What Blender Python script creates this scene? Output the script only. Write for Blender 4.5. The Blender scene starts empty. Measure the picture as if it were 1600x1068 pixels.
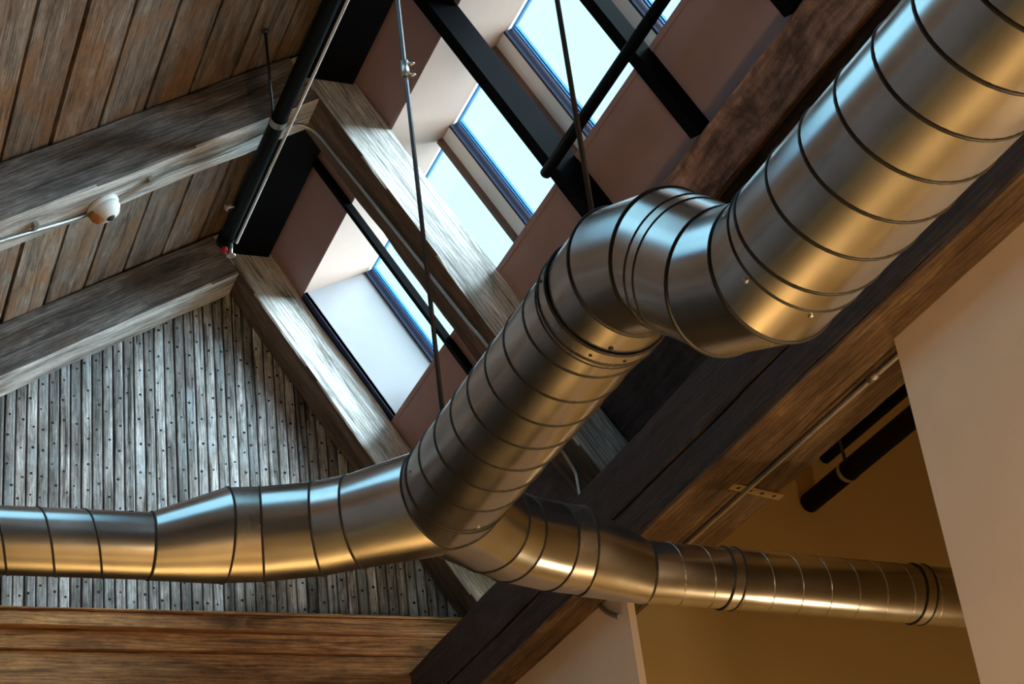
import bpy, bmesh, math, random
from mathutils import Vector as V, Matrix
random.seed(7)
scene = bpy.context.scene
C = scene.collection

# ------------------------------------------------------------------ camera, world, exposure
cam_d = bpy.data.cameras.new('camera'); cam = bpy.data.objects.new('camera', cam_d); C.objects.link(cam)
scene.camera = cam
YAW, PITCH, ROLL, FPX = math.radians(25.178), math.radians(28.559), math.radians(-7.596), 2771.2
fw = V((math.sin(YAW)*math.cos(PITCH), math.cos(YAW)*math.cos(PITCH), math.sin(PITCH)))
rt = V((math.cos(YAW), -math.sin(YAW), 0)); upv = rt.cross(fw)
r2 = rt*math.cos(ROLL) + upv*math.sin(ROLL); u2 = -rt*math.sin(ROLL) + upv*math.cos(ROLL)
cam.matrix_world = Matrix((( r2.x, u2.x, -fw.x, 0), (r2.y, u2.y, -fw.y, 0), (r2.z, u2.z, -fw.z, 0), (0, 0, 0, 1)))
cam_d.sensor_fit = 'HORIZONTAL'; cam_d.sensor_width = 36.0; cam_d.lens = 36.0*FPX/1600.0
cam_d.clip_start = 0.05; cam_d.clip_end = 200

world = bpy.data.worlds.new('sky'); scene.world = world; world.use_nodes = True
bg = world.node_tree.nodes['Background']
bg.inputs['Color'].default_value = (0.56, 0.88, 1.0, 1); bg.inputs['Strength'].default_value = 2.0
scene.view_settings.view_transform = 'Standard'; scene.view_settings.look = 'None'
scene.view_settings.exposure = 0.0; scene.view_settings.gamma = 1.0
scene.view_settings.use_curve_mapping = False

# hazy sun behind thin cloud: very soft, from the window side
sd_ = bpy.data.lights.new('hazy_sun', 'SUN'); sd_.energy = 40.0; sd_.angle = math.radians(85); sd_.color = (.92, .97, 1.0)
so_ = bpy.data.objects.new('hazy_sun', sd_); C.objects.link(so_); so_.location = (12, -4, 14)
so_.rotation_euler = V((-.92, .36, -.13)).to_track_quat('-Z', 'Y').to_euler()
WARM = (1.0, 0.70, 0.36)
def lamp(name, loc, power, radius=0.15, color=WARM):
    l = bpy.data.lights.new(name, 'POINT'); l.energy = power; l.color = color; l.shadow_soft_size = radius
    o = bpy.data.objects.new(name, l); C.objects.link(o); o.location = loc; return o
def downlight(name, loc, power, size=.5, color=WARM):
    l = bpy.data.lights.new(name, 'AREA'); l.shape = 'DISK'; l.size = size; l.energy = power; l.color = color
    o = bpy.data.objects.new(name, l); C.objects.link(o); o.location = loc; return o
lamp('room_lamp', (3.7, 2.6, 0.2), 265, .2)
downlight('added_downlight', (2.6, 9.0, -0.4), 95, .4); downlight('added_downlight', (2.5, 5.6, -0.4), 25, .4)  # unseen warm downlights, added for floor pools that the duct reflects
lamp('side_room_lamp', (6.4, 7.4, -0.2), 110, .15)
# sampling guide for the daylight that comes through the window strip
pl = bpy.data.lights.new('daylight_portal', 'AREA'); pl.shape = 'RECTANGLE'; pl.size = 13.5; pl.size_y = 1.3
po = bpy.data.objects.new('daylight_portal', pl); C.objects.link(po); pl.cycles.is_portal = True
nz = V((1.6, 0, 1)).normalized(); yx = V((0, 1, 0)); ax = yx.cross(nz)     # local -Z faces inwards
yy = nz.cross(yx)
po.matrix_world = Matrix(((yx.x, yy.x, nz.x, 4.015), (yx.y, yy.y, nz.y, 5.0), (yx.z, yy.z, nz.z, 6.705), (0, 0, 0, 1)))

# ------------------------------------------------------------------ materials
def nt(name):
    m = bpy.data.materials.new(name); m.use_nodes = True; n = m.node_tree.nodes; l = m.node_tree.links
    return m, n, l, n['Principled BSDF']
def node(n, t, **kw):
    x = n.new(t)
    for k, v in kw.items(): setattr(x, k, v)
    return x
def ramp(n, stops):
    r = n.new('ShaderNodeValToRGB'); e = r.color_ramp.elements
    while len(e) < len(stops): e.new(0.5)
    for i, (p, c) in enumerate(stops): e[i].position = p; e[i].color = (*c, 1)
    return r
def mix(n, l, fac, a, b, mode='MIX'):
    m = n.new('ShaderNodeMix'); m.data_type = 'RGBA'; m.blend_type = mode; m.clamp_factor = True
    for s, v in ((0, fac), (6, a), (7, b)):
        if hasattr(v, 'is_output') or hasattr(v, 'links'): l.new(v, m.inputs[s])
        elif s == 0: m.inputs[0].default_value = v
        else: m.inputs[s].default_value = (*v, 1)
    return m.outputs[2]
def uvnoise(n, l, vec, scale, detail=6, rough=.6, nscale=1.0, dist=0.0):
    mp = n.new('ShaderNodeMapping'); mp.inputs['Scale'].default_value = (scale[0], scale[1], 1); l.new(vec, mp.inputs['Vector'])
    t = n.new('ShaderNodeTexNoise'); t.inputs['Scale'].default_value = nscale; t.inputs['Detail'].default_value = detail
    t.inputs['Roughness'].default_value = rough; t.inputs['Distortion'].default_value = dist
    l.new(mp.outputs[0], t.inputs['Vector']); return t.outputs['Fac']
def wood(name, light, mid, dark, patch=None, patch_lo=.5, tint=.25, rough=.8, bump=.35, grain=1.0, crack=.6, mott=.6, ringy=.45):
    """weathered timber; UV u runs along the grain in metres"""
    m, n, l, p = nt(name)
    uv = n.new('ShaderNodeUVMap'); oi = n.new('ShaderNodeObjectInfo')
    off = n.new('ShaderNodeVectorMath'); off.operation = 'SCALE'; off.inputs[0].default_value = (37.0, 19.0, 0); l.new(oi.outputs['Random'], off.inputs['Scale'])
    add = n.new('ShaderNodeVectorMath'); add.operation = 'ADD'; l.new(uv.outputs[0], add.inputs[0]); l.new(off.outputs[0], add.inputs[1])
    vec = add.outputs[0]
    a = uvnoise(n, l, vec, (1.3, 9*grain), 9, .7, 1.0, .5)
    b = uvnoise(n, l, vec, (2.6, 120*grain), 6, .75)
    c = uvnoise(n, l, vec, (1.6, 3.0), 6, .65, 1.0, .6)
    g = uvnoise(n, l, vec, (9, 22*grain), 8, .75, 1.0, .5)
    k = uvnoise(n, l, vec, (.8, 26*grain), 4, .6, 1.0, .8)
    r1 = ramp(n, [(.34, dark), (.5, mid), (.66, light)]); l.new(a, r1.inputs[0])
    rb_ = ramp(n, [(.33, (.45,)*3), (.5, (.95,)*3), (.68, (1.45,)*3)]); l.new(b, rb_.inputs[0])
    rg_ = ramp(n, [(.34, (.4,)*3), (.5, (1,)*3), (.66, (1.45,)*3)]); l.new(g, rg_.inputs[0])
    r2_ = n.new('ShaderNodeMix'); r2_.data_type = 'RGBA'; r2_.blend_type = 'MULTIPLY'; r2_.inputs[0].default_value = mott
    l.new(rb_.outputs[0], r2_.inputs[6]); l.new(rg_.outputs[0], r2_.inputs[7]); fine = r2_.outputs[2]
    col = mix(n, l, .8, r1.outputs[0], fine, 'MULTIPLY')
    wm = n.new('ShaderNodeMapping'); wm.inputs['Scale'].default_value = (.28, 1, 1); l.new(vec, wm.inputs['Vector'])
    wv = n.new('ShaderNodeTexWave'); wv.bands_direction = 'Y'; wv.inputs['Scale'].default_value = 11*grain; wv.inputs['Distortion'].default_value = 8
    wv.inputs['Detail'].default_value = 2; wv.inputs['Detail Scale'].default_value = .7; l.new(wm.outputs[0], wv.inputs['Vector'])
    rw = ramp(n, [(.10, (.35,)*3), (.32, (1,)*3), (.9, (1.12,)*3)]); l.new(wv.outputs['Fac'], rw.inputs[0])
    col = mix(n, l, ringy, col, rw.outputs[0], 'MULTIPLY')
    if patch:
        rp = ramp(n, [(patch_lo, (0,)*3), (patch_lo+.16, (1,)*3)]); l.new(c, rp.inputs[0])
        pc = mix(n, l, .7, patch, fine, 'MULTIPLY')
        sc = n.new('ShaderNodeMath'); sc.operation = 'MULTIPLY'; sc.inputs[1].default_value = .85; l.new(rp.outputs[0], sc.inputs[0])
        col = mix(n, l, sc.outputs[0], col, pc)
    rk = ramp(n, [(.36, (.10,)*3), (.40, (1,)*3)]); l.new(k, rk.inputs[0])
    col = mix(n, l, crack, col, rk.outputs[0], 'MULTIPLY')
    rr = n.new('ShaderNodeMapRange'); rr.inputs['To Min'].default_value = 1-tint; rr.inputs['To Max'].default_value = 1+tint; l.new(oi.outputs['Random'], rr.inputs['Value'])
    cb = n.new('ShaderNodeCombineColor')
    for i in range(3): l.new(rr.outputs[0], cb.inputs[i])
    col = mix(n, l, 1.0, col, cb.outputs[0], 'MULTIPLY')
    l.new(col, p.inputs['Base Color']); p.inputs['Roughness'].default_value = rough
    bm_ = n.new('ShaderNodeBump'); bm_.inputs['Strength'].default_value = bump; bm_.inputs['Distance'].default_value = .01
    hm = n.new('ShaderNodeMath'); hm.operation = 'MULTIPLY_ADD'; hm.inputs[1].default_value = .6; l.new(b, hm.inputs[0]); l.new(a, hm.inputs[2])
    l.new(hm.outputs[0], bm_.inputs['Height']); l.new(bm_.outputs[0], p.inputs['Normal'])
    return m
def plaster(name, col, var=.08, rough=.75, scale=3.0):
    m, n, l, p = nt(name)
    tc = n.new('ShaderNodeTexCoord'); t = n.new('ShaderNodeTexNoise'); t.inputs['Scale'].default_value = scale; t.inputs['Detail'].default_value = 6
    l.new(tc.outputs['Object'], t.inputs['Vector'])
    r = ramp(n, [(.3, tuple(c*(1-var) for c in col)), (.7, tuple(c*(1+var) for c in col))]); l.new(t.outputs['Fac'], r.inputs[0])
    l.new(r.outputs[0], p.inputs['Base Color']); p.inputs['Roughness'].default_value = rough
    t2 = n.new('ShaderNodeTexNoise'); t2.inputs['Scale'].default_value = 60; l.new(tc.outputs['Object'], t2.inputs['Vector'])
    b = n.new('ShaderNodeBump'); b.inputs['Strength'].default_value = .06; b.inputs['Distance'].default_value = .01
    l.new(t2.outputs['Fac'], b.inputs['Height']); l.new(b.outputs[0], p.inputs['Normal'])
    return m
def metal(name, col, rough=.3, var=.1, metallic=1.0):
    m, n, l, p = nt(name)
    tc = n.new('ShaderNodeTexCoord'); t = n.new('ShaderNodeTexNoise'); t.inputs['Scale'].default_value = 5; t.inputs['Detail'].default_value = 7
    l.new(tc.outputs['Object'], t.inputs['Vector'])
    r = ramp(n, [(.3, tuple(c*(1-var) for c in col)), (.7, tuple(min(1, c*(1+var)) for c in col))]); l.new(t.outputs['Fac'], r.inputs[0])
    l.new(r.outputs[0], p.inputs['Base Color']); p.inputs['Metallic'].default_value = metallic
    mr = n.new('ShaderNodeMapRange'); mr.inputs['To Min'].default_value = rough-.06; mr.inputs['To Max'].default_value = rough+.08
    l.new(t.outputs['Fac'], mr.inputs['Value']); l.new(mr.outputs[0], p.inputs['Roughness'])
    if metallic == 0: p.inputs['Specular IOR Level'].default_value = .06 if max(col) < .01 else .3
    return m
M = {}
M['plank'] = wood('weathered_plank', (.42, .36, .31), (.27, .21, .17), (.09, .065, .05), (.30, .16, .075), .46, .35)
M['board'] = wood('gable_board', (.74, .75, .77), (.37, .355, .35), (.08, .07, .066), (.48, .56, .61), .52, .42, grain=1.3, mott=.95, crack=.8)
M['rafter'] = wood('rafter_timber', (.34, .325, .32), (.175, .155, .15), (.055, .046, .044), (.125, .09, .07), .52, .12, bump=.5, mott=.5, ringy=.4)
M['rafter_lit_pale'] = wood('lit_pale_timber', (.86, .86, .85), (.60, .585, .57), (.20, .18, .165), (.46, .40, .34), .62, .08, bump=.6, mott=.4, ringy=.4)
M['rafter_shaded_brown'] = wood('shaded_brown_rafter', (.20, .14, .10), (.12, .08, .055), (.045, .03, .022), None, .5, .08, bump=.5, mott=.5, ringy=.4)  # shaded copy of the rafter wood
M['dark'] = wood('dark_timber', (.075, .053, .050), (.048, .033, .033), (.02, .014, .014), (.055, .040, .054), .5, .1, bump=.45)
M['tie'] = wood('brown_tie_timber', (.56, .30, .12), (.36, .175, .065), (.12, .055, .022), (.40, .23, .10), .55, .15, bump=.4)
M['soffit'] = wood('warm_lit_soffit', (.19, .125, .07), (.125, .075, .04), (.05, .028, .015), (.075, .04, .022), .5, .1, bump=.4)  # browner than the beam: warm light painted into its underside
M['purlin'] = wood('brown_purlin', (.56, .31, .22), (.36, .185, .125), (.11, .058, .04), None, .5, .1, bump=.7, mott=1.0)
M['deck'] = plaster('roof_deck', (.03, .022, .018))
M['drywall'] = plaster('pinkish_plasterboard', (.33, .215, .21), .07)
M['reveal'] = plaster('pale_reveal', (.54, .39, .335), .04)
M['white'] = plaster('white_reveal', (.85, .86, .88), .03)
M['far_wall'] = plaster('dark_room_wall', (.13, .12, .12), .1)
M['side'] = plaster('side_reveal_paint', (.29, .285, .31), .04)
M['wall'] = plaster('cream_wall', (.86, .71, .59), .03)
M['yellow'] = plaster('ochre_wall', (.50, .37, .175), .06, scale=.8)
M['floor'] = plaster('floor_boards', (.50, .36, .18), .15)
M['steel'] = metal('black_steel', (.002, .002, .0035), .6, .2, 0.0)
M['pipe'] = metal('black_pipe', (.0025, .0025, .0025), .55, .2, 0.0)
M['frame'] = metal('backlit_window_frame', (.02, .17, .42), .45, .1, 0.0)  # blue imitates backlight fringing along the frame
M['frame_dark'] = metal('dark_blue_frame', (.008, .015, .05), .5, .1, 0.0)
M['stop'] = plaster('brown_window_stop', (.14, .085, .07), .1)
M['duct'] = metal('galvanised_duct', (.60, .625, .66), .22, .10)
M['seam'] = metal('duct_seam', (.025, .023, .022), .5, .1, .3)
M['collar'] = metal('duct_collar', (.62, .62, .63), .26, .08)
M['screw'] = metal('zinc_screw', (.5, .48, .45), .35, .1)
M['conduit'] = metal('grey_conduit', (.50, .50, .49), .42, .08)
M['cable'] = plaster('white_cable', (.85, .85, .83), .05)
M['rod'] = metal('threaded_rod', (.10, .10, .11), .5, .2)
M['plate'] = metal('strap_plate', (.50, .42, .27), .5, .15)
M['hole'] = plaster('dark_hole', (.015, .012, .01))
M['plastic'] = plaster('white_plastic', (.78, .77, .76), .04)
M['rust'] = plaster('orange_stain', (.42, .18, .05), .3, scale=14)
M['red'] = plaster('red_bulb', (.35, .01, .02))
# glass: a thin, faintly blue pane
m, n, l, p = nt('window_glass'); n.remove(p)
tr = n.new('ShaderNodeBsdfTransparent'); tr.inputs[0].default_value = (.86, .97, 1, 1); gl = n.new('ShaderNodeBsdfGlossy'); gl.inputs['Roughness'].default_value = .03
ms = n.new('ShaderNodeMixShader'); ms.inputs[0].default_value = .05
l.new(tr.outputs[0], ms.inputs[1]); l.new(gl.outputs[0], ms.inputs[2]); l.new(ms.outputs[0], n['Material Output'].inputs[0])
M['glass'] = m

# ------------------------------------------------------------------ helpers
def tag(o, label=None, cat=None, group=None, kind=None):
    if label: o['label'] = label
    if cat: o['category'] = cat
    if group: o['group'] = group
    if kind: o['kind'] = kind
    return o
def empty(name, loc=(0, 0, 0), **kw):
    o = bpy.data.objects.new(name, None); C.objects.link(o); o.location = loc; o.empty_display_size = .1
    return tag(o, **kw)
def link(name, me, mat, parent=None, **kw):
    o = bpy.data.objects.new(name, me); C.objects.link(o)
    if mat is not None and not me.materials: me.materials.append(M[mat] if isinstance(mat, str) else mat)
    if parent is not None:
        o.parent = parent
        pm = parent.location.copy()
        q = parent.parent
        while q is not None: pm += q.location; q = q.parent
        o.location = -pm            # meshes are written in world metres
    return tag(o, **kw)
def uvs(me, L, A=None):
    """u along the grain L, v across it"""
    L = V(L).normalized()
    if A is None: A = V((0, 0, 1)) if abs(L.z) < .9 else V((1, 0, 0))
    A = (V(A) - L*V(A).dot(L)).normalized(); B = L.cross(A)
    lay = me.uv_layers.new(name='UVMap')
    for lp in me.loops:
        c = me.vertices[lp.vertex_index].co
        lay.data[lp.index].uv = (c.dot(L), c.dot(A) + c.dot(B))
def mesh(name, verts, faces, L=None, smooth=False):
    me = bpy.data.meshes.new(name); me.from_pydata([tuple(v) for v in verts], [], faces)
    bm = bmesh.new(); bm.from_mesh(me); bmesh.ops.recalc_face_normals(bm, faces=bm.faces); bm.to_mesh(me); bm.free()
    if L is not None: uvs(me, L)
    if smooth:
        for p in me.polygons: p.use_smooth = True
    me.update(); return me
BOXF = [(0, 1, 3, 2), (4, 6, 7, 5), (0, 4, 5, 1), (2, 3, 7, 6), (0, 2, 6, 4), (1, 5, 7, 3)]
def obox(o, a, b, c):
    """box from corner o with edge vectors a, b, c"""
    o, a, b, c = V(o), V(a), V(b), V(c)
    return [o + a*i + b*j + c*k for i in (0, 1) for j in (0, 1) for k in (0, 1)]
def box(name, lo, hi, mat, parent=None, L=(1, 0, 0), **kw):
    v = obox(lo, (hi[0]-lo[0], 0, 0), (0, hi[1]-lo[1], 0), (0, 0, hi[2]-lo[2]))
    return link(name, mesh(name, v, BOXF, L), mat, parent, **kw)
def slab(name, o, a, b, c, mat, parent=None, L=None, **kw):
    return link(name, mesh(name, obox(o, a, b, c), BOXF, L or a), mat, parent, **kw)
def timber(name, o, a, b, c, mat, parent=None, wob=.008, ch=.012, seg=28, **kw):
    """hewn beam: length a, chamfered cross-section b x c with a slightly uneven edge"""
    o, a, b, c = V(o), V(a), V(b), V(c); bl, cl = b.length, c.length; bu, cu = b/bl, c/cl
    prof = [(ch, 0), (bl-ch, 0), (bl, ch), (bl, cl-ch), (bl-ch, cl), (ch, cl), (0, cl-ch), (0, ch)]
    rnd = random.Random(name + str(o)); ph = [[rnd.uniform(0, 6.28) for _ in range(4)] for _ in prof]
    verts, faces = [], []
    for i in range(seg+1):
        t = i/seg; s = t*a.length
        for j, (x, y) in enumerate(prof):
            q = ph[j//2]
            w = wob*(.5*math.sin(s*2.3+q[0]) + .35*math.sin(s*6.1+q[1]) + .25*math.sin(s*14+q[2]))
            dx = w*(1 if x > bl/2 else -1); dy = w*.8*(1 if y > cl/2 else -1)
            verts.append(o + a*t + bu*(x+dx) + cu*(y+dy))
    for i in range(seg):
        for j in range(8):
            faces.append((i*8+j, i*8+(j+1) % 8, (i+1)*8+(j+1) % 8, (i+1)*8+j))
    faces.append(tuple(range(8))); faces.append(tuple(seg*8+j for j in range(8)))
    return link(name, mesh(name, verts, faces, a), mat, parent, **kw)
def frame_of(d, ref):
    d = V(d).normalized(); ref = V((1, 0, 0)) if abs(V(ref).normalized().dot(d)) > .98 else ref; v = (V(ref) - d*V(ref).dot(d)).normalized(); return v.cross(d), v
def tube_mesh(name, pts, radii, ref=(0, 0, 1), n=48, cap=False, n0=None, n1=None):
    """mitred tube along pts; optional end-plane normals"""
    pts = [V(p) for p in pts]
    if not hasattr(radii, '__len__'): radii = [radii]*len(pts)
    dirs = [(pts[i+1]-pts[i]).normalized() for i in range(len(pts)-1)]
    rings = []
    for i, P in enumerate(pts):
        d = dirs[min(i, len(dirs)-1)]
        if i == 0: nn = V(n0) if n0 is not None else d
        elif i == len(pts)-1: nn = V(n1) if n1 is not None else d
        else: nn = (dirs[i-1]+dirs[i]).normalized()
        u, v = frame_of(d, ref); ring = []
        for k in range(n):
            a = 2*math.pi*k/n; off = (u*math.cos(a)+v*math.sin(a))*radii[i]
            t = -off.dot(nn)/d.dot(nn); ring.append(P+off+d*t)
        rings.append(ring)
    verts = [p for r in rings for p in r]; faces = []
    for i in range(len(rings)-1):
        for k in range(n): faces.append((i*n+k, i*n+(k+1) % n, (i+1)*n+(k+1) % n, (i+1)*n+k))
    if cap: faces += [tuple(range(n)), tuple((len(rings)-1)*n+k for k in range(n))]
    me = mesh(name, verts, faces, None, True)
    if cap:
        for p in me.polygons: p.use_smooth = len(p.vertices) == 4
    return me, rings
def tube(name, pts, r, mat, parent=None, ref=(0, 0, 1), n=12, cap=True, **kw):
    me, _ = tube_mesh(name, pts, r, ref, n, cap); return link(name, me, mat, parent, **kw)
def smooth_path(pts, steps=8):
    """Catmull-Rom through pts"""
    P = [V(p) for p in pts]; P = [P[0]*2-P[1]] + P + [P[-1]*2-P[-2]]; out = []
    for i in range(1, len(P)-2):
        for s in range(steps):
            t = s/steps; a, b, c, d = P[i-1], P[i], P[i+1], P[i+2]
            out.append(.5*((2*b)+(c-a)*t+(2*a-5*b+4*c-d)*t*t+(3*b-a-3*c+d)*t**3))
    return out+[P[-2]]
def loop_tube(name, ring, r, mat, parent, n=6):
    """thin bead that follows a closed ring of points"""
    N = len(ring); cen = sum(ring, V())/N; verts, faces = [], []
    for i, p in enumerate(ring):
        t = (ring[(i+1) % N]-ring[i-1]).normalized(); o = (p-cen); o = (o-t*o.dot(t)).normalized(); b = t.cross(o)
        for k in range(n):
            a = 2*math.pi*k/n; verts.append(p+o*math.cos(a)*r+b*math.sin(a)*r)
    for i in range(N):
        for k in range(n): faces.append((i*n+k, i*n+(k+1) % n, ((i+1) % N)*n+(k+1) % n, ((i+1) % N)*n+k))
    return link(name, mesh(name, verts, faces, None, True), mat, parent)
def helix(name, p0, p1, R, pitch, r, mat, parent, phase=0, ref=(0, 0, 1), per=40, hand=1):
    p0, p1 = V(p0), V(p1); L = (p1-p0).length; d = (p1-p0)/L; u, v = frame_of(d, ref); N = int(L/pitch*per); n = 5
    verts, faces = [], []
    for i in range(N+1):
        s = i/N*L; a = phase + hand*2*math.pi*s/pitch; o = u*math.cos(a)+v*math.sin(a); t = (V((0, 0, 0))-u*math.sin(a)+v*math.cos(a))
        c = p0+d*s+o*R
        for k in range(n):
            b = 2*math.pi*k/n; verts.append(c+o*math.cos(b)*r*.7+d*math.sin(b)*r)
    for i in range(N):
        for k in range(n): faces.append((i*n+k, i*n+(k+1) % n, (i+1)*n+(k+1) % n, (i+1)*n+k))
    return link(name, mesh(name, verts, faces, None, True), mat, parent)
def dome(name, c, nrm, r, h, mat, parent, seg=14, rings=5):
    """rounded screw head / cover"""
    c = V(c); nrm = V(nrm).normalized(); ref = V((0, 0, 1)) if abs(nrm.z) < .9 else V((1, 0, 0)); u, v = frame_of(nrm, ref)
    verts, faces = [], []
    for i in range(rings):
        a = i/rings*math.pi/2
        for k in range(seg):
            b = 2*math.pi*k/seg; verts.append(c+(u*math.cos(b)+v*math.sin(b))*r*math.cos(a)+nrm*h*math.sin(a))
    verts.append(c+nrm*h); T = len(verts)-1
    for i in range(rings-1):
        for k in range(seg): faces.append((i*seg+k, i*seg+(k+1) % seg, (i+1)*seg+(k+1) % seg, (i+1)*seg+k))
    for k in range(seg): faces.append(((rings-1)*seg+k, (rings-1)*seg+(k+1) % seg, T))
    faces.append(tuple(range(seg)))
    return link(name, mesh(name, verts, faces, None, True), mat, parent)

# ------------------------------------------------------------------ roof geometry (cross-section in X,Z; everything runs along Y)
SL, SR = .61, 1.6                         # slopes of the two roof sides
CLi, CLo = 5.46, 5.92                     # left slope: underside of rafters / underside of planks
CRi, CRo = 12.50, 13.13                   # right slope: underside of rafters / plasterboard
GY = 12.0                                 # gable wall
YN = -2.5                                 # near end of the building
dL = V((1, 0, SL)).normalized(); nL = V((-SL, 0, 1)).normalized()      # up the left slope, outward
dR = V((1, 0, -SR)).normalized(); nR = V((SR, 0, 1)).normalized()      # down the right slope, outward
FLOOR = -1.6
XT, ZT0, ZT1, ZT2 = 4.37, 3.66, 3.874, 4.20       # valley beam face and heights
XW = 4.61                                          # partition wall

# floor and outer walls
box('floor', (-3.2, YN, FLOOR-.1), (9.2, GY+.1, FLOOR), 'floor', kind='structure')
box('wall_left', (-3.3, YN, FLOOR), (-3.0, GY, 4.4), 'far_wall', kind='structure')
v = [(-3.3, YN-.1, FLOOR), (9.2, YN-.1, FLOOR), (9.2, YN-.1, 8.3), (-3.3, YN-.1, 8.3)]
box('wall_near', (-3.3, YN-.2, FLOOR), (9.2, YN, 8.3), 'far_wall', kind='structure')
# gable wall: dark backing and narrow boards
q = [(-3.3, FLOOR), (5.60, FLOOR), (5.60, CRo-SR*5.60+.05), (3.262, 7.93), (-3.3, CLo-SL*3.3+.05)]
wb = link('wall_back', mesh('wall_back', [(a, GY+.03, b) for a, b in q]+[(a, GY+.2, b) for a, b in q], [(0, 1, 2, 3, 4), (9, 8, 7, 6, 5)]+[(i, (i+1) % 5, 5+(i+1) % 5, 5+i) for i in range(5)]), 'deck', kind='structure')
bw = .0793; x = .60-33*.0793
nv, nf = [], []
def roofz(x): return min(CLo+SL*x, CRo-SR*x)
while x < 5.15:
    x0, x1 = x+.005, x+bw-.005; yo = random.uniform(0, .007); zb = 3.7
    tops = [(x0, roofz(x0))]
    if x0 < 3.262 < x1: tops.append((3.262, roofz(3.262)))
    tops.append((x1, roofz(x1)))
    poly = [(x0, zb), (x1, zb)] + tops[::-1]
    if min(t[1] for t in tops) > zb+.4:
        # beaded front: small chamfer on both long edges
        k = len(poly); ch = .006
        fr = [V((min(max(px, x0+ch), x1-ch), GY-yo, pz)) for px, pz in poly]
        md = [V((px, GY-yo+.006, pz)) for px, pz in poly]; bk = [V((px, GY+.03, pz)) for px, pz in poly]
        vv = fr+md+bk; ff = [tuple(range(k)), tuple(2*k+i for i in range(k))]
        for i in range(k):
            j = (i+1) % k; ff += [(i, j, k+j, k+i), (k+i, k+j, 2*k+j, 2*k+i)]
        link('board', mesh('board', vv, ff, (0, 0, 1)), 'board', wb)
        z = zb + random.uniform(.55, .75)
        while z < tops[0][1]-.06:
            c = V((x+bw/2+random.uniform(-.018, .018), GY-yo-.001, z)); s = len(nv); r = random.uniform(.008, .013)
            for q in range(6): nv.append(c+V((math.cos(q*1.047)*r, 0, math.sin(q*1.047)*r)))
            for q in range(6): nv.append(c+V((math.cos(q*1.047)*r, .006, math.sin(q*1.047)*r)))
            nf.append(tuple(s+q for q in range(6)))
            for q in range(6): nf.append((s+q, s+(q+1) % 6, s+6+(q+1) % 6, s+6+q))
            z += random.choice((.17, .21, .235))
    x += bw
link('nail_heads', mesh('nail_heads', nv, nf), 'hole', wb, kind='stuff')

# left slope: deck with wide planks
def Lp(x, y, off=0): return V((x, y, CLo+SL*x)) + nL*off
KX0, KX1, KY0, KY1 = 1.092-4*.2985, 1.092+3*.2985, 4.7, 7.1      # unseen roof light, added for blue reflections on the ducts
ce = empty('ceiling', (0, 5, 6), kind='structure')
def Ls(name, x0, x1, y0, y1, off, th, mat, parent):
    return slab(name, Lp(x0, y0, off), (0, y1-y0, 0), V((x1-x0, 0, (x1-x0)*SL)), nL*th, mat, parent, L=(0, 1, 0))
for b_ in ((-3.4, 3.45, YN, KY0), (-3.4, 3.45, KY1, GY+.1), (-3.4, KX0, KY0, KY1), (KX1, 3.45, KY0, KY1)): Ls('deck', *b_, .045, .12, 'deck', ce)
pw = .2985; xs = 1.092 - 14*pw
while xs < 3.2:
    a, b = xs+.011, min(xs+pw-.011, 3.27); inside = KX0-.01 < xs and xs+pw < KX1+.01
    for y0, y1 in ([(YN, KY0), (KY1, GY)] if inside else [(YN, GY)]):
        Ls('plank', a, b, y0, y1, random.uniform(0, .012), .045, 'plank', ce)
    xs += pw
rl = empty('window_20', (1.0, 5.3, 6.7), kind='structure')
Ls('pane', KX0, KX1, KY0, KY1, .10, .006, 'glass', rl)
for b_ in ((KX0, KX0+.04, KY0, KY1), (KX1-.04, KX1, KY0, KY1), (KX0, KX1, KY0, KY0+.05), (KX0, KX1, KY1-.05, KY1), ((KX0+KX1)/2-.02, (KX0+KX1)/2+.02, KY0, KY1)): Ls('frame_bar', *b_, .0, .16, 'frame', rl)
pk = bpy.data.lights.new('added_roof_light_portal', 'AREA'); pk.shape = 'RECTANGLE'; pk.size = KY1-KY0; pk.size_y = (KX1-KX0)/dL.x; pk.cycles.is_portal = True
ok = bpy.data.objects.new('added_roof_light_portal', pk); C.objects.link(ok); kc = Lp((KX0+KX1)/2, (KY0+KY1)/2, .02); ky = nL.cross(V((0, 1, 0)))
ok.matrix_world = Matrix(((0, ky.x, nL.x, kc.x), (1, ky.y, nL.y, kc.y), (0, ky.z, nL.z, kc.z), (0, 0, 0, 1)))

# right slope: plasterboard with the long window opening, deep reveals
def Rp(x, y, off=0): return V((x, y, CRo-SR*x)) + nR*off
HX, SX = 3.690, 4.344                     # head and sill of the opening (X on the plasterboard plane)
WY0, WY1 = -1.2, 11.55
ws = empty('wall_sloped', (3.2, 5, 7), kind='structure')
TH = .03
slab('plasterboard', Rp(3.15, YN), (0, GY-YN, 0), V((HX-3.15, 0, -SR*(HX-3.15))), nR*TH, 'drywall', ws)
slab('plasterboard', Rp(SX, YN), (0, GY-YN, 0), V((4.72-SX, 0, -SR*(4.72-SX))), nR*TH, 'drywall', ws)
slab('painted_shadow_gap', Rp(HX, WY1, -.004), (0, .10, 0), V((SX-HX, 0, -SR*(SX-HX))), nR*TH, 'frame_dark', ws)  # dark strip standing in for the shade of the gap
slab('plasterboard', Rp(HX, WY1+.1), (0, GY-WY1-.1, 0), V((SX-HX, 0, -SR*(SX-HX))), nR*TH, 'drywall', ws)
slab('plasterboard', Rp(HX, YN), (0, WY0-YN, 0), V((SX-HX, 0, -SR*(SX-HX))), nR*TH, 'drywall', ws)
slab('roof_board', Rp(4.70, YN, .01), (0, GY-YN, 0), V((.66, 0, -SR*.66)), nR*.05, 'dark', ws, L=(0, 1, 0))
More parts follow.
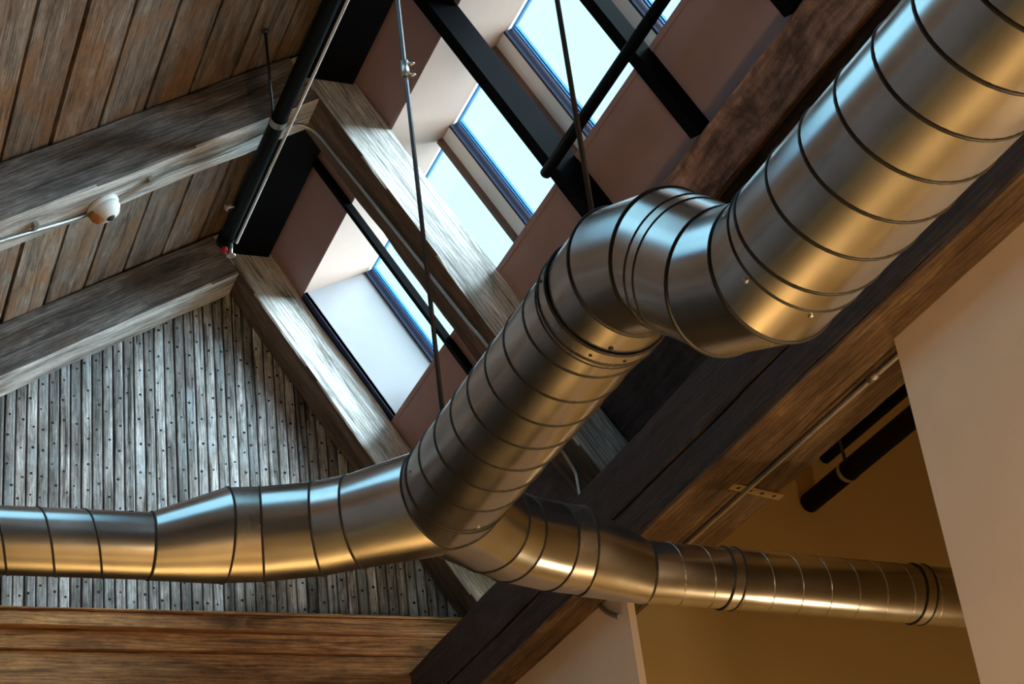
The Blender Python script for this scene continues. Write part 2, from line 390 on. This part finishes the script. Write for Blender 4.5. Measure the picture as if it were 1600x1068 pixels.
wd = V((.903, 0, .429)); WD = .60        # direction and depth of the reveals
hd, sl = Rp(HX, WY0), Rp(SX, WY0); LY = WY1-WY0
sd = nR                                   # the sill reveal is square to the slope
slab('head_reveal', hd, (0, LY, 0), wd*WD, V((-.429, 0, .903))*.03, 'reveal', ws)
slab('sill_reveal', sl, (0, LY, 0), sd*WD, V((.53, 0, -.848))*.03, 'reveal', ws)
def side_reveal(y, th):
    h, s = Rp(HX, y), Rp(SX, y); q = [h, s, s+sd*WD, h+wd*WD]; vv = q+[p+V((0, th, 0)) for p in q]
    ff = [(0, 1, 2, 3), (4, 7, 6, 5)]+[(i, (i+1) % 4, 4+(i+1) % 4, 4+i) for i in range(4)]
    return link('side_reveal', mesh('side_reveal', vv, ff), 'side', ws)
side_reveal(WY1, .03); side_reveal(WY0, -.03)
# edging bead round the opening
slab('corner_bead', Rp(SX, WY0, -.006), (0, LY, 0), dR*.035, nR*.008, 'drywall', ws)
slab('corner_bead', Rp(HX, WY0, -.006)-dR*.035, (0, LY, 0), dR*.035, nR*.008, 'drywall', ws)

# windows at the outer end of the reveals
ho, so = Rp(HX, 0)+wd*WD, Rp(SX, 0)+sd*WD   # outer head and sill lines (Y = 0)
wdir = (so-ho); wl = wdir.length; wdir.normalize(); wn = wdir.cross(V((0, 1, 0)));
if wn.x < 0: wn = -wn
edges = []; y = 11.5; mull = []
my = 9.69
while my > WY0+.3:
    mull.append((my, my-.17)); my -= 1.08
tops = [WY1]+[m_[1] for m_ in mull]; bots = [m_[0] for m_ in mull]+[WY0]
def wslab(name, y0, y1, s0, s1, d0, d1, mat, parent):
    o = ho+V((0, y0, 0))+wdir*s0+wn*d0
    return slab(name, o, (0, y1-y0, 0), wdir*(s1-s0), wn*(d1-d0), mat, parent, L=wdir)
for i, (yf, yn) in enumerate(zip(tops, bots)):
    w = empty('window_%d' % (i+1), (ho.x, (yf+yn)/2, ho.z), kind='structure')
    wslab('pane', yn+.03, yf-.05, .03, wl-.03, .035, .041, 'glass', w)
    f = wslab('far_stile', yf-.022, yf, 0, wl, -.03, .06, 'frame_dark', w)
    wslab('sash_strip', yf-.048, yf-.034, 0, wl, .03, .05, 'frame', w)
    wslab('sash_strip', yf-.074, yf-.060, 0, wl, .03, .05, 'frame', w)
    wslab('near_stile', yn, yn+.012, 0, wl, .02, .06, 'frame', w)
    wslab('top_rail', yn, yf, 0, .015, .03, .06, 'frame', w)
    wslab('bottom_rail', yn, yf, wl-.015, wl, .03, .06, 'frame', w)
    if i < len(mull):
        a, b = mull[i]
        wslab('mullion_post', b, a-.034, 0, wl, -.03, .06, 'white', w)
        wslab('window_stop', a-.034, a, 0, wl, -.075, .06, 'stop', w)

# partition wall under the valley beam, with its wide opening
YJ0, YJ1 = XW/.80, XW/.529
wr = empty('wall_right', (XW, 4, FLOOR), kind='structure')
box('wall_panel', (XW, YN, FLOOR), (XW+.16, YJ0, ZT0), 'wall', wr)
box('wall_panel', (XW, YJ1, FLOOR), (XW+.045, GY+.03, ZT0), 'wall', wr)
q = [(XW+.045, FLOOR), (9.2, FLOOR), (9.2, 4.35+SL*(9.2-4.96)), (4.96, 4.35), (XW+.045, 4.2)]
link('wall_side_room', mesh('wall_side_room', [(a, 10.0, b) for a, b in q]+[(a, 10.2, b) for a, b in q], [(0, 1, 2, 3, 4), (9, 8, 7, 6, 5)]+[(i, (i+1) % 5, 5+(i+1) % 5, 5+i) for i in range(5)]), 'yellow', kind='structure')
box('wall_far_right', (9.0, YN, FLOOR), (9.2, 10.0, 7.2), 'yellow', kind='structure')
slab('ceiling_side_room', (4.96, YN, 4.33), (0, 12.6, 0), V((4.4, 0, 4.4*SL)), V((-SL, 0, 1))*.08, 'yellow', kind='structure')

# ------------------------------------------------------------------ timbers
R1a, R1b, R2a, R2b = 11.62, 11.965, 9.33, 9.70
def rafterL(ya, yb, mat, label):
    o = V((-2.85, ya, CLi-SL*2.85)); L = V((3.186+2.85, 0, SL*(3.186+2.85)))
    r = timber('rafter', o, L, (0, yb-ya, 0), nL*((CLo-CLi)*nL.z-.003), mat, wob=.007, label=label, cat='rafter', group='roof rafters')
    r.data.materials.append(M['rafter_lit_pale'])       # underside painted pale for the window light it catches
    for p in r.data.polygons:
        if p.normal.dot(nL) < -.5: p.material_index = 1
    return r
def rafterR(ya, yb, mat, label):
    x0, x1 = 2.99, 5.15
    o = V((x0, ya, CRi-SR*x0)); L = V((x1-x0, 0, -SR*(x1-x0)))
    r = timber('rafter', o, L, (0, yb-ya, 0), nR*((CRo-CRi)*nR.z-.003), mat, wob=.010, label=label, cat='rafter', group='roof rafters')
    r.data.materials.append(M['rafter_shaded_brown'])      # faces turned from the windows painted darker, as in shade
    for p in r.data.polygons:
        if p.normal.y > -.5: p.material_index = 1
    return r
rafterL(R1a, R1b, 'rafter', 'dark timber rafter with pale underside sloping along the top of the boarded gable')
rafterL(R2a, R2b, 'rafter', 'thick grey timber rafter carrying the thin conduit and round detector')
rafterR(R1a, R1b, 'rafter_lit_pale', 'pale weathered rafter descending between boarded gable and end window')
rafterR(R2a, R2b, 'rafter_lit_pale', 'pale grainy rafter with conduit below it crossing the window strip')
box('ridge_beam', (3.08, YN, 7.56), (3.43, R2a-.02, 7.84), 'steel', L=(0, 1, 0), label='black ridge beam at the roof peak above the long window strip', cat='beam')
box('ridge_beam', (3.08, R2b+.02, 7.56), (3.43, R1a-.02, 7.84), 'steel', L=(0, 1, 0), label='short black ridge beam between the two pairs of timber rafters', cat='beam')

# valley beam: stacked timbers over the partition
vb = empty('valley_beam', (XT, 5, ZT0), label='massive dark stacked timber beam over the cream partition wall', cat='beam')
FW = 1.347*ZT0-XT                         # width of the beam
timber('beam_timber', (XT, YN, ZT1+.004), (0, GY-.02-YN, 0), (FW, 0, 0), (0, 0, ZT2-ZT1-.004), 'dark', vb, wob=.006, ch=.008, seg=60)
timber('beam_timber', (XT+.006, YN, ZT0+.022), (0, GY-.02-YN, 0), (FW-.01, 0, 0), (0, 0, ZT1-ZT0-.026), 'dark', vb, wob=.005, ch=.010, seg=60)
timber('lit_soffit_board', (XT+.012, YN, ZT0), (0, GY-.02-YN, 0), (.275, 0, 0), (0, 0, .022), 'soffit', vb, wob=.004, ch=.004, seg=60)
timber('lit_soffit_board', (XT+.295, YN, ZT0+.002), (0, GY-.02-YN, 0), (FW-.305, 0, 0), (0, 0, .02), 'soffit', vb, wob=.004, ch=.004, seg=60)

# purlin at the foot of the plasterboard
timber('purlin', Rp(4.655, YN, -.09), (0, R2a-.02-YN, 0), dR*.31, nR*.088, 'purlin', wob=.005, seg=50, label='rough brown purlin at the foot of the pinkish plasterboard', cat='purlin')

timber('purlin', Rp(4.655, R2b+.02, -.09), (0, R1a-R2b-.04, 0), dR*.31, nR*.088, 'purlin', wob=.005, seg=12, label='short brown purlin between the two pale rafters behind the duct', cat='purlin')
# tie beam in front of the gable
tb = empty('tie_beam', (2, 11.9, 4.1), label='orange brown layered tie beam across the foot of the boarded gable', cat='beam')
zt = 4.612
for h, yf in ((.022, 11.72), (.112, 11.74), (.145, 11.80), (.15, 11.83), (.16, 11.79), (.2, 11.83)):
    timber('beam_board', (-2.9, yf, zt-h+.004), (7.9, 0, 0), (0, GY-.012-yf, 0), (0, 0, h-.004), 'tie', tb, wob=.003, ch=.006, seg=40)
    zt -= h

# ------------------------------------------------------------------ black steel
def steel_bar(y, w, d, x0, x1, label):
    o = V((x0, y-w/2, CRo-SR*x0)) - nR*(d+.002); L = V((x1-x0, 0, -SR*(x1-x0)))
    return slab('steel_bar', o, L, (0, w, 0), nR*d, 'steel', label=label, cat='steel bar', group='black bars down the window slope')
steel_bar(10.28, .045, .055, 3.43, 4.648, 'thin black bar crossing the end window beside the gable')
steel_bar(8.03, .10, .18, 3.43, 4.648, 'thick black bar crossing the window strip beside the pale rafter')
steel_bar(6.95, .09, .11, 3.43, 4.648, 'black bar running down to the brown purlin above the duct elbow')
steel_bar(5.87, .09, .11, 3.43, 4.648, 'black bar at the upper frame edge beside the brown purlin')
zz = 6.02
tube('cross_pipe', [(.6865*zz, YN+.1, zz), (.6865*zz, 8.0, zz)], .036, 'steel', label='short black pipe parallel to the window sill joining the black bars', cat='pipe')

# black sprinkler main under the ridge
pz, px = 6.95, .4015*6.95
sp = empty('sprinkler_pipe', (px, 5, pz), label='long black sprinkler pipe running below the ridge', cat='pipe')
tube('pipe_run', [(px, YN+.1, pz), (px, 10.46, pz)], .052, 'pipe', sp, n=20)
tube('end_cap', [(px, 10.43, pz), (px, 10.53, pz)], .060, 'pipe', sp, n=16)
tube('sprinkler_head', [(px+.03, 10.49, pz-.04), (px+.035, 10.49, pz-.13)], [.022, .012], 'screw', sp, n=10)
dome('deflector', (px+.035, 10.49, pz-.13), (0, 0, -1), .035, .012, 'screw', sp)
dome('bulb', (px-.01, 10.50, pz-.07), (0, 0, -1), .03, .045, 'red', sp)
tube('sprinkler_head', [(px-.05, 10.02, pz-.02), (px-.11, 10.02, pz-.05)], [.018, .010], 'screw', sp, n=10)
dome('deflector', (px-.11, 10.02, pz-.05), (-.9, 0, -.4), .026, .01, 'screw', sp)
cx = .4155*6.90
tube('cable', [(cx, YN+.1, 6.90), (cx, 6, 6.90), (cx-.01, 10.44, 6.90)], .0105, 'cable', n=8, label='thin white cable stretched along the black sprinkler pipe', cat='cable')
hr = empty('hanger_rod', (px, 8.75, 7.5), label='thin dark rod holding the black pipe from the planks', cat='hanger rod')
tube('rod', [(px-.09, 8.90, CLo+SL*(px-.09)), (px-.035, 9.03, pz+.04)], .010, 'rod', hr, n=8)
me, rg = tube_mesh('ring', [(px, 9.0, pz), (px, 9.06, pz)], .058, n=24); link('ring', me, 'screw', hr)
dome('rod_nut', (px-.09, 8.90, CLo+SL*(px-.09)), (0, 0, -1), .026, .018, 'rod', hr)

# ------------------------------------------------------------------ ductwork
DR, BR, LR, RR = .242, .215, .149, .154
UP, LO = (2.848, 2.790), (2.736, 3.208)
duct = empty('ventilation_duct', (LO[0], 5, LO[1]), label='big galvanised spiral duct with offset elbow and branches to both sides', cat='duct')
SEAM = .0075
def seg(name, p0, p1, r0, r1=None, n0=None, n1=None, ref=(0, 0, 1), mat='duct', rings=(0, 1), bead=SEAM):
    me, rg = tube_mesh(name, [p0, p1], [r0, r1 or r0], ref, 64, False, n0, n1); o = link(name, me, mat, duct)
    for k in rings: loop_tube('seam_ring', rg[k], bead, 'seam', o)
    return o, rg
UPv = lambda y: V((UP[0], y, UP[1])); LOv = lambda y: V((LO[0], y, LO[1]))
ju = V((LO[0]-UP[0], 0, LO[1]-UP[1])); jn = ju.cross(V((0, 1, 0))).normalized()      # offset plane normal
F = UPv(4.05); E_ = UPv(4.295)+ju.normalized()*.101; Cc = UPv(4.525)+ju.normalized()*.332; B_ = LOv(4.77)
path = [UPv(3.0), F, E_, Cc, B_, LOv(5.6)]
dd = [(path[i+1]-path[i]).normalized() for i in range(5)]
mit = [(dd[i]+dd[i+1]).normalized() for i in range(4)]
run, _ = seg('upper_run', UPv(YN+.02), UPv(3.90), DR, rings=(1,), ref=jn, bead=.005)
helix('spiral_seam', UPv(YN+.02), UPv(3.90), DR, .20, SEAM, 'seam', run, phase=2.2)
seg('elbow_gore', UPv(3.90), F, DR-.002, n1=mit[0], ref=jn, rings=(1,))
seg('elbow_gore', F, E_, DR, n0=mit[0], n1=mit[1], ref=jn, rings=(1,))
mid = (E_+Cc)/2
seg('elbow_gore', E_, mid+dd[2]*.03, DR, n0=mit[1], ref=jn, rings=(1,), bead=.004)
seg('joint_band', mid+dd[2]*.03, mid+dd[2]*.075, DR+.004, ref=jn, mat='collar', rings=(1,), bead=.004)
seg('elbow_gore', mid+dd[2]*.075, Cc, DR, n1=mit[2], ref=jn, rings=(1,))
seg('elbow_gore', Cc, B_, DR, n0=mit[2], n1=mit[3], ref=jn, rings=(1,))
seg('elbow_gore', B_, LOv(4.98), DR, n0=mit[3], ref=jn, rings=())
seg('joint_band', LOv(4.95), LOv(5.02), DR+.008, ref=jn, mat='collar', rings=(0, 1), bead=.006)
seg('joint_band', LOv(5.02), LOv(5.05), DR+.004, ref=jn, mat='collar', rings=(1,), bead=.004)
YJ = 6.74
J = LOv(YJ)
run, _ = seg('lower_run', LOv(5.0), LOv(6.56), DR, rings=(1,), ref=(0, 0, 1), bead=.006)
helix('spiral_seam', LOv(5.05), LOv(6.54), DR, .20, SEAM, 'seam', run, phase=2.2)
# wye: trunk end cut by the two leg planes, legs cut by each other
ring3 = {-1: V((2.409, 7.02, LO[1])), 1: V((2.736*2-2.409, 7.02, LO[1]))}
ldir = {s: (ring3[s]-J).normalized() for s in (-1, 1)}
lslope = -(ldir[1].x)/(1+ldir[1].y)       # dy/dx of the cut on the +x side
n = 64; a_ = []; b_ = []
for k in range(n):
    t = 2*math.pi*k/n; ox, oz = math.cos(t)*DR, math.sin(t)*DR
    a_.append(V((LO[0]+ox, 6.56, LO[1]+oz))); b_.append(V((LO[0]+ox, YJ+lslope*abs(ox), LO[1]+oz)))
me = mesh('wye_body', a_+b_, [(k, (k+1) % n, n+(k+1) % n, n+k) for k in range(n)], None, True)
o = link('wye_body', me, 'duct', duct); loop_tube('seam_ring', b_, .006, 'seam', o)
for s in (-1, 1):
    d = ldir[s]; u, v_ = frame_of(d, (0, 0, 1)); r0 = []; r1 = []
    p3 = ring3[s]; mx = lambda X: V((2.736+s*X, 0, 0))
    P2 = V((2.736+s*.475, 7.118, LO[1])); P1 = V((2.736+s*.714, 7.205, LO[1])); P0 = V((2.736+s*.880, 7.235, LO[1]))
    n3 = (d+(P2-p3).normalized()).normalized()
    cutn = V((-lslope*s, 1, 0))            # y - lslope*|x| = 0
    for k in range(n):
        t = 2*math.pi*k/n; off = (u*math.cos(t)+v_*math.sin(t))
        q0 = off*DR; ta = -(q0.dot(cutn))/d.dot(cutn); tb_ = -q0.x/d.x
        r0.append(J+q0+d*max(ta, tb_))
        q1 = off*BR; r1.append(p3+q1+d*(-q1.dot(n3)/d.dot(n3)))
    me = mesh('wye_leg', r0+r1, [(k, (k+1) % n, n+(k+1) % n, n+k) for k in range(n)], None, True)
    o = link('wye_leg', me, 'duct', duct); loop_tube('seam_ring', r1, .006, 'seam', o)
    pts = [p3, P2, P1, P0]; ds = [(pts[i+1]-pts[i]).normalized() for i in range(3)]
    nn = [n3, (ds[0]+ds[1]).normalized(), (ds[1]+ds[2]).normalized(), V((s, 0, 0))]
    for i in range(3):
        seg('branch_collar' if i == 2 else 'elbow_gore', pts[i], pts[i+1], BR, n0=nn[i], n1=nn[i+1], rings=(1,), bead=.006, mat='collar' if i == 2 else 'duct')
    if s < 0:
        e0 = V((1.52, 7.235, LO[1]-BR+LR)); e1 = V((-2.99, 7.235, LO[1]-BR+LR)); rr_ = LR; pit = .20
    else:
        e0 = V((3.95, 7.25, 3.115)); e1 = V((8.99, 7.25, 2.89)); rr_ = RR; pit = .165
    seg('reducer', P0, e0, BR, rr_, n0=(s, 0, 0), n1=(s, 0, 0), rings=(), bead=.006)
    run, _ = seg('branch_run', e0, e1, rr_, n0=(s, 0, 0), rings=(0,), bead=.007)
    helix('spiral_seam', e0+(e1-e0).normalized()*.09, e1, rr_, pit, .0055 if s < 0 else .0032, 'seam' if s < 0 else 'collar', run, phase=1.0, hand=1)
    if s > 0:
        for xx in (4.38, 5.50):
            c = e0+(e1-e0)*((xx-e0.x)/(e1.x-e0.x)); seg('joint_band', c, c+V((.06, 0, -.0025)), rr_+.004, mat='collar', rings=(0, 1), bead=.005)
# screws on the joints
def on_ring(c, ang, r, mat='screw', size=.010):
    nrm = V((math.cos(ang), 0, math.sin(ang))); dome('screw', V(c)+nrm*(r-.001), nrm, size, size*.7, mat, duct, 10, 3)
for a in (2.75, 3.75, 4.75): on_ring(UPv(3.93), a, DR)
for a in (2.9, 4.35, 4.9): on_ring(LOv(4.99), a, DR+.008, 'hole', .008)
for a in (4.55,): on_ring(LOv(4.92), a, DR, 'hole', .011)
for a in (3.1, 4.9): on_ring(LOv(6.50), a, DR)

# vertical hanger rods for the duct
def hang(x, y, z0, z1, label, tb_z=None, r=.012):
    h = empty('duct_hanger', (x, y, z0), label=label, cat='hanger rod', group='rods holding the duct')
    tube('rod', [(x, y, z0), (x, y, z1)], r, 'rod', h, n=8)
    if tb_z:
        tube('turnbuckle', [(x, y, tb_z-.05), (x, y, tb_z+.05)], .021, 'screw', h, n=10)
        dome('bolt', (x+.02, y-.01, tb_z+.03), (1, -.5, 0), .012, .03, 'screw', h); dome('bolt', (x+.02, y-.01, tb_z-.04), (1, -.5, 0), .012, .03, 'screw', h)
    dome('foot_nut', (x, y, z0+.002), (0, 0, 1), .03, .03, 'rod', h)
    return h
hang(2.70, 6.564, LO[1]+DR-.002, CLo+SL*2.70, 'long thin rod with turnbuckle holding the lower duct run', 5.47)
hang(2.70, 4.90, LO[1]+DR-.002, CLo+SL*2.70, 'dark rod rising from the top of the duct elbow', None, .011)

# ------------------------------------------------------------------ conduits, detector, plate, far pipe
def Li(x, off=0): return CLi+SL*x
def rL(x, y, off): q = V((x, y, CLi+SL*x)); return q - nL*off
def rR(x, y, off): q = V((x, y, CRi-SR*x)); return q - nR*off
yc = 9.50
cd = empty('ceiling_conduit', (2, yc, 6.5), label='thin pale conduit along the grey rafter, bending down the pale rafter', cat='conduit')
pts = [rL(.6, yc, .024), rL(1.0, yc, .024), rL(1.304, yc+.05, .024), rL(1.62, yc+.12, .02), rL(1.80, yc+.10, .02), rL(2.07, yc, .024), rL(2.5, yc, .024), rL(2.856, yc-.02, .018)]
arc = [V((3.0, yc, 7.275)), V((3.085, yc, 7.295)), V((3.161, yc, 7.275)), V((3.225, yc, 7.22)), V((3.309, yc, 7.10)), V((3.474, yc, 6.86)), rR(3.8, yc, .022), rR(4.16, yc-.03, .022), rR(4.285, yc-.05, .022), rR(4.69, yc-.02, .022), V((4.79, yc, 4.79)), V((4.805, yc, 4.70)), V((4.81, yc, 4.45))]
tube('conduit_tube', smooth_path(pts+arc, 6), .015, 'conduit', cd, ref=(0, 1, 0), n=10)
for x_ in (1.30, 2.02): slab('clip', rL(x_, yc-.035, .032), (0, .07, 0), dL*.03, nL*.03, 'screw', cd)
# detector
dc = rL(1.745, 9.585, 0)
de = empty('smoke_detector', dc, label='round white detector with orange side on the grey rafter', cat='detector')
dn = -nL
def lathe(name, c, ax_, prof, mat, parent, seg_=32):
    c = V(c); ax_ = V(ax_).normalized(); u, v_ = frame_of(ax_, (0, 1, 0)); verts = []; faces = []
    for r_, h_ in prof:
        for k in range(seg_):
            b = 2*math.pi*k/seg_; verts.append(c+(u*math.cos(b)+v_*math.sin(b))*r_+ax_*h_)
    for i in range(len(prof)-1):
        for k in range(seg_): faces.append((i*seg_+k, i*seg_+(k+1) % seg_, (i+1)*seg_+(k+1) % seg_, (i+1)*seg_+k))
    faces.append(tuple((len(prof)-1)*seg_+k for k in range(seg_))); faces.append(tuple(range(seg_)))
    return link(name, mesh(name, verts, faces, None, True), mat, parent)
lathe('base', dc, dn, [(.10, .0), (.112, .012), (.112, .03), (.10, .038)], 'plastic', de)
lathe('cover', dc, dn, [(.100, .036), (.098, .07), (.072, .105), (.03, .118)], 'plastic', de)
lathe('sensor_cap', V(dc)+dn*.112, dn, [(.03, 0), (.028, .012), (.018, .018)], 'hole', de, 20)
lathe('stained_half', V(dc)-dL*.052+V((0, .012, 0)), dn, [(.062, .03), (.061, .075), (.045, .104), (.02, .112)], 'rust', de)
dome('vent_slot', V(dc)+dL*.03+V((0, .06, 0))+dn*.098, dn, .014, .012, 'hole', de)

# conduit and plate under the valley beam
zb_ = ZT0-.012
bc = empty('beam_conduit', (4.75, 6, zb_), label='straight grey conduit fixed under the valley beam across the opening', cat='conduit')
xc = 1.285*ZT0
tube('conduit_tube', smooth_path([(XW+.10, 5.62, zb_-.02), (XW+.10, 5.80, zb_), (xc, 6.0, zb_), (xc, 7.0, zb_), (xc, 8.6, zb_)], 6), .014, 'conduit', bc, n=10)
tube('coupling', [(xc, 6.05, zb_), (xc, 6.13, zb_)], .019, 'conduit', bc, n=12)
pt = empty('strap_plate', (4.75, 7.4, ZT0), label='small pierced metal strap screwed under the valley beam', cat='plate')
py = 7.35
slab('plate_strip', (4.60, py-.045, ZT0-.006), (.36, .10, 0), (0, .07, 0), (0, 0, .005), 'plate', pt)
for i in range(4):
    dome('hole_screw', (4.65+.085*i, py-.045+.05+.024*i, ZT0-.0055), (0, 0, -1), .013, .004, 'hole', pt, 10, 3)
# black pipes of the side room
yb0 = 9.98; z_ = yb0/2.049
fp = empty('side_room_pipe', (1.41*z_, 8, z_), label='black pipe in the side room ending at the ochre wall', cat='pipe')
tube('pipe_run', [(1.412*z_, 4.0, z_), (1.412*z_, yb0, z_)], .075, 'pipe', fp, n=20)
me, rg = tube_mesh('clamp_ring', [(1.412*z_, 9.42, z_), (1.412*z_, 9.46, z_)], .081, n=24); link('clamp_ring', me, 'screw', fp)
tube('hanger', [(1.412*z_, 9.44, z_+.07), (1.412*z_-.03, 9.44, z_+.55)], .012, 'rod', fp, n=8)
z2 = 5.25
tube('upper_pipe', [(1.352*z2, 3.5, z2), (1.352*z2, 9.98, z2)], .05, 'pipe', n=16, label='black pipe close behind the valley beam in the side room', cat='pipe')
# curved conduit end on the partition behind the duct
def wallp(y, z): return V((XW-.018, y, z))
tube('curved_conduit', smooth_path([wallp(9.10, 3.72), wallp(8.99, 3.61), wallp(8.91, 3.55), wallp(8.80, 3.49)], 6), .016, 'conduit', ref=(1, 0, 0), n=10, label='curved grey conduit end on the cream wall below the duct', cat='conduit')
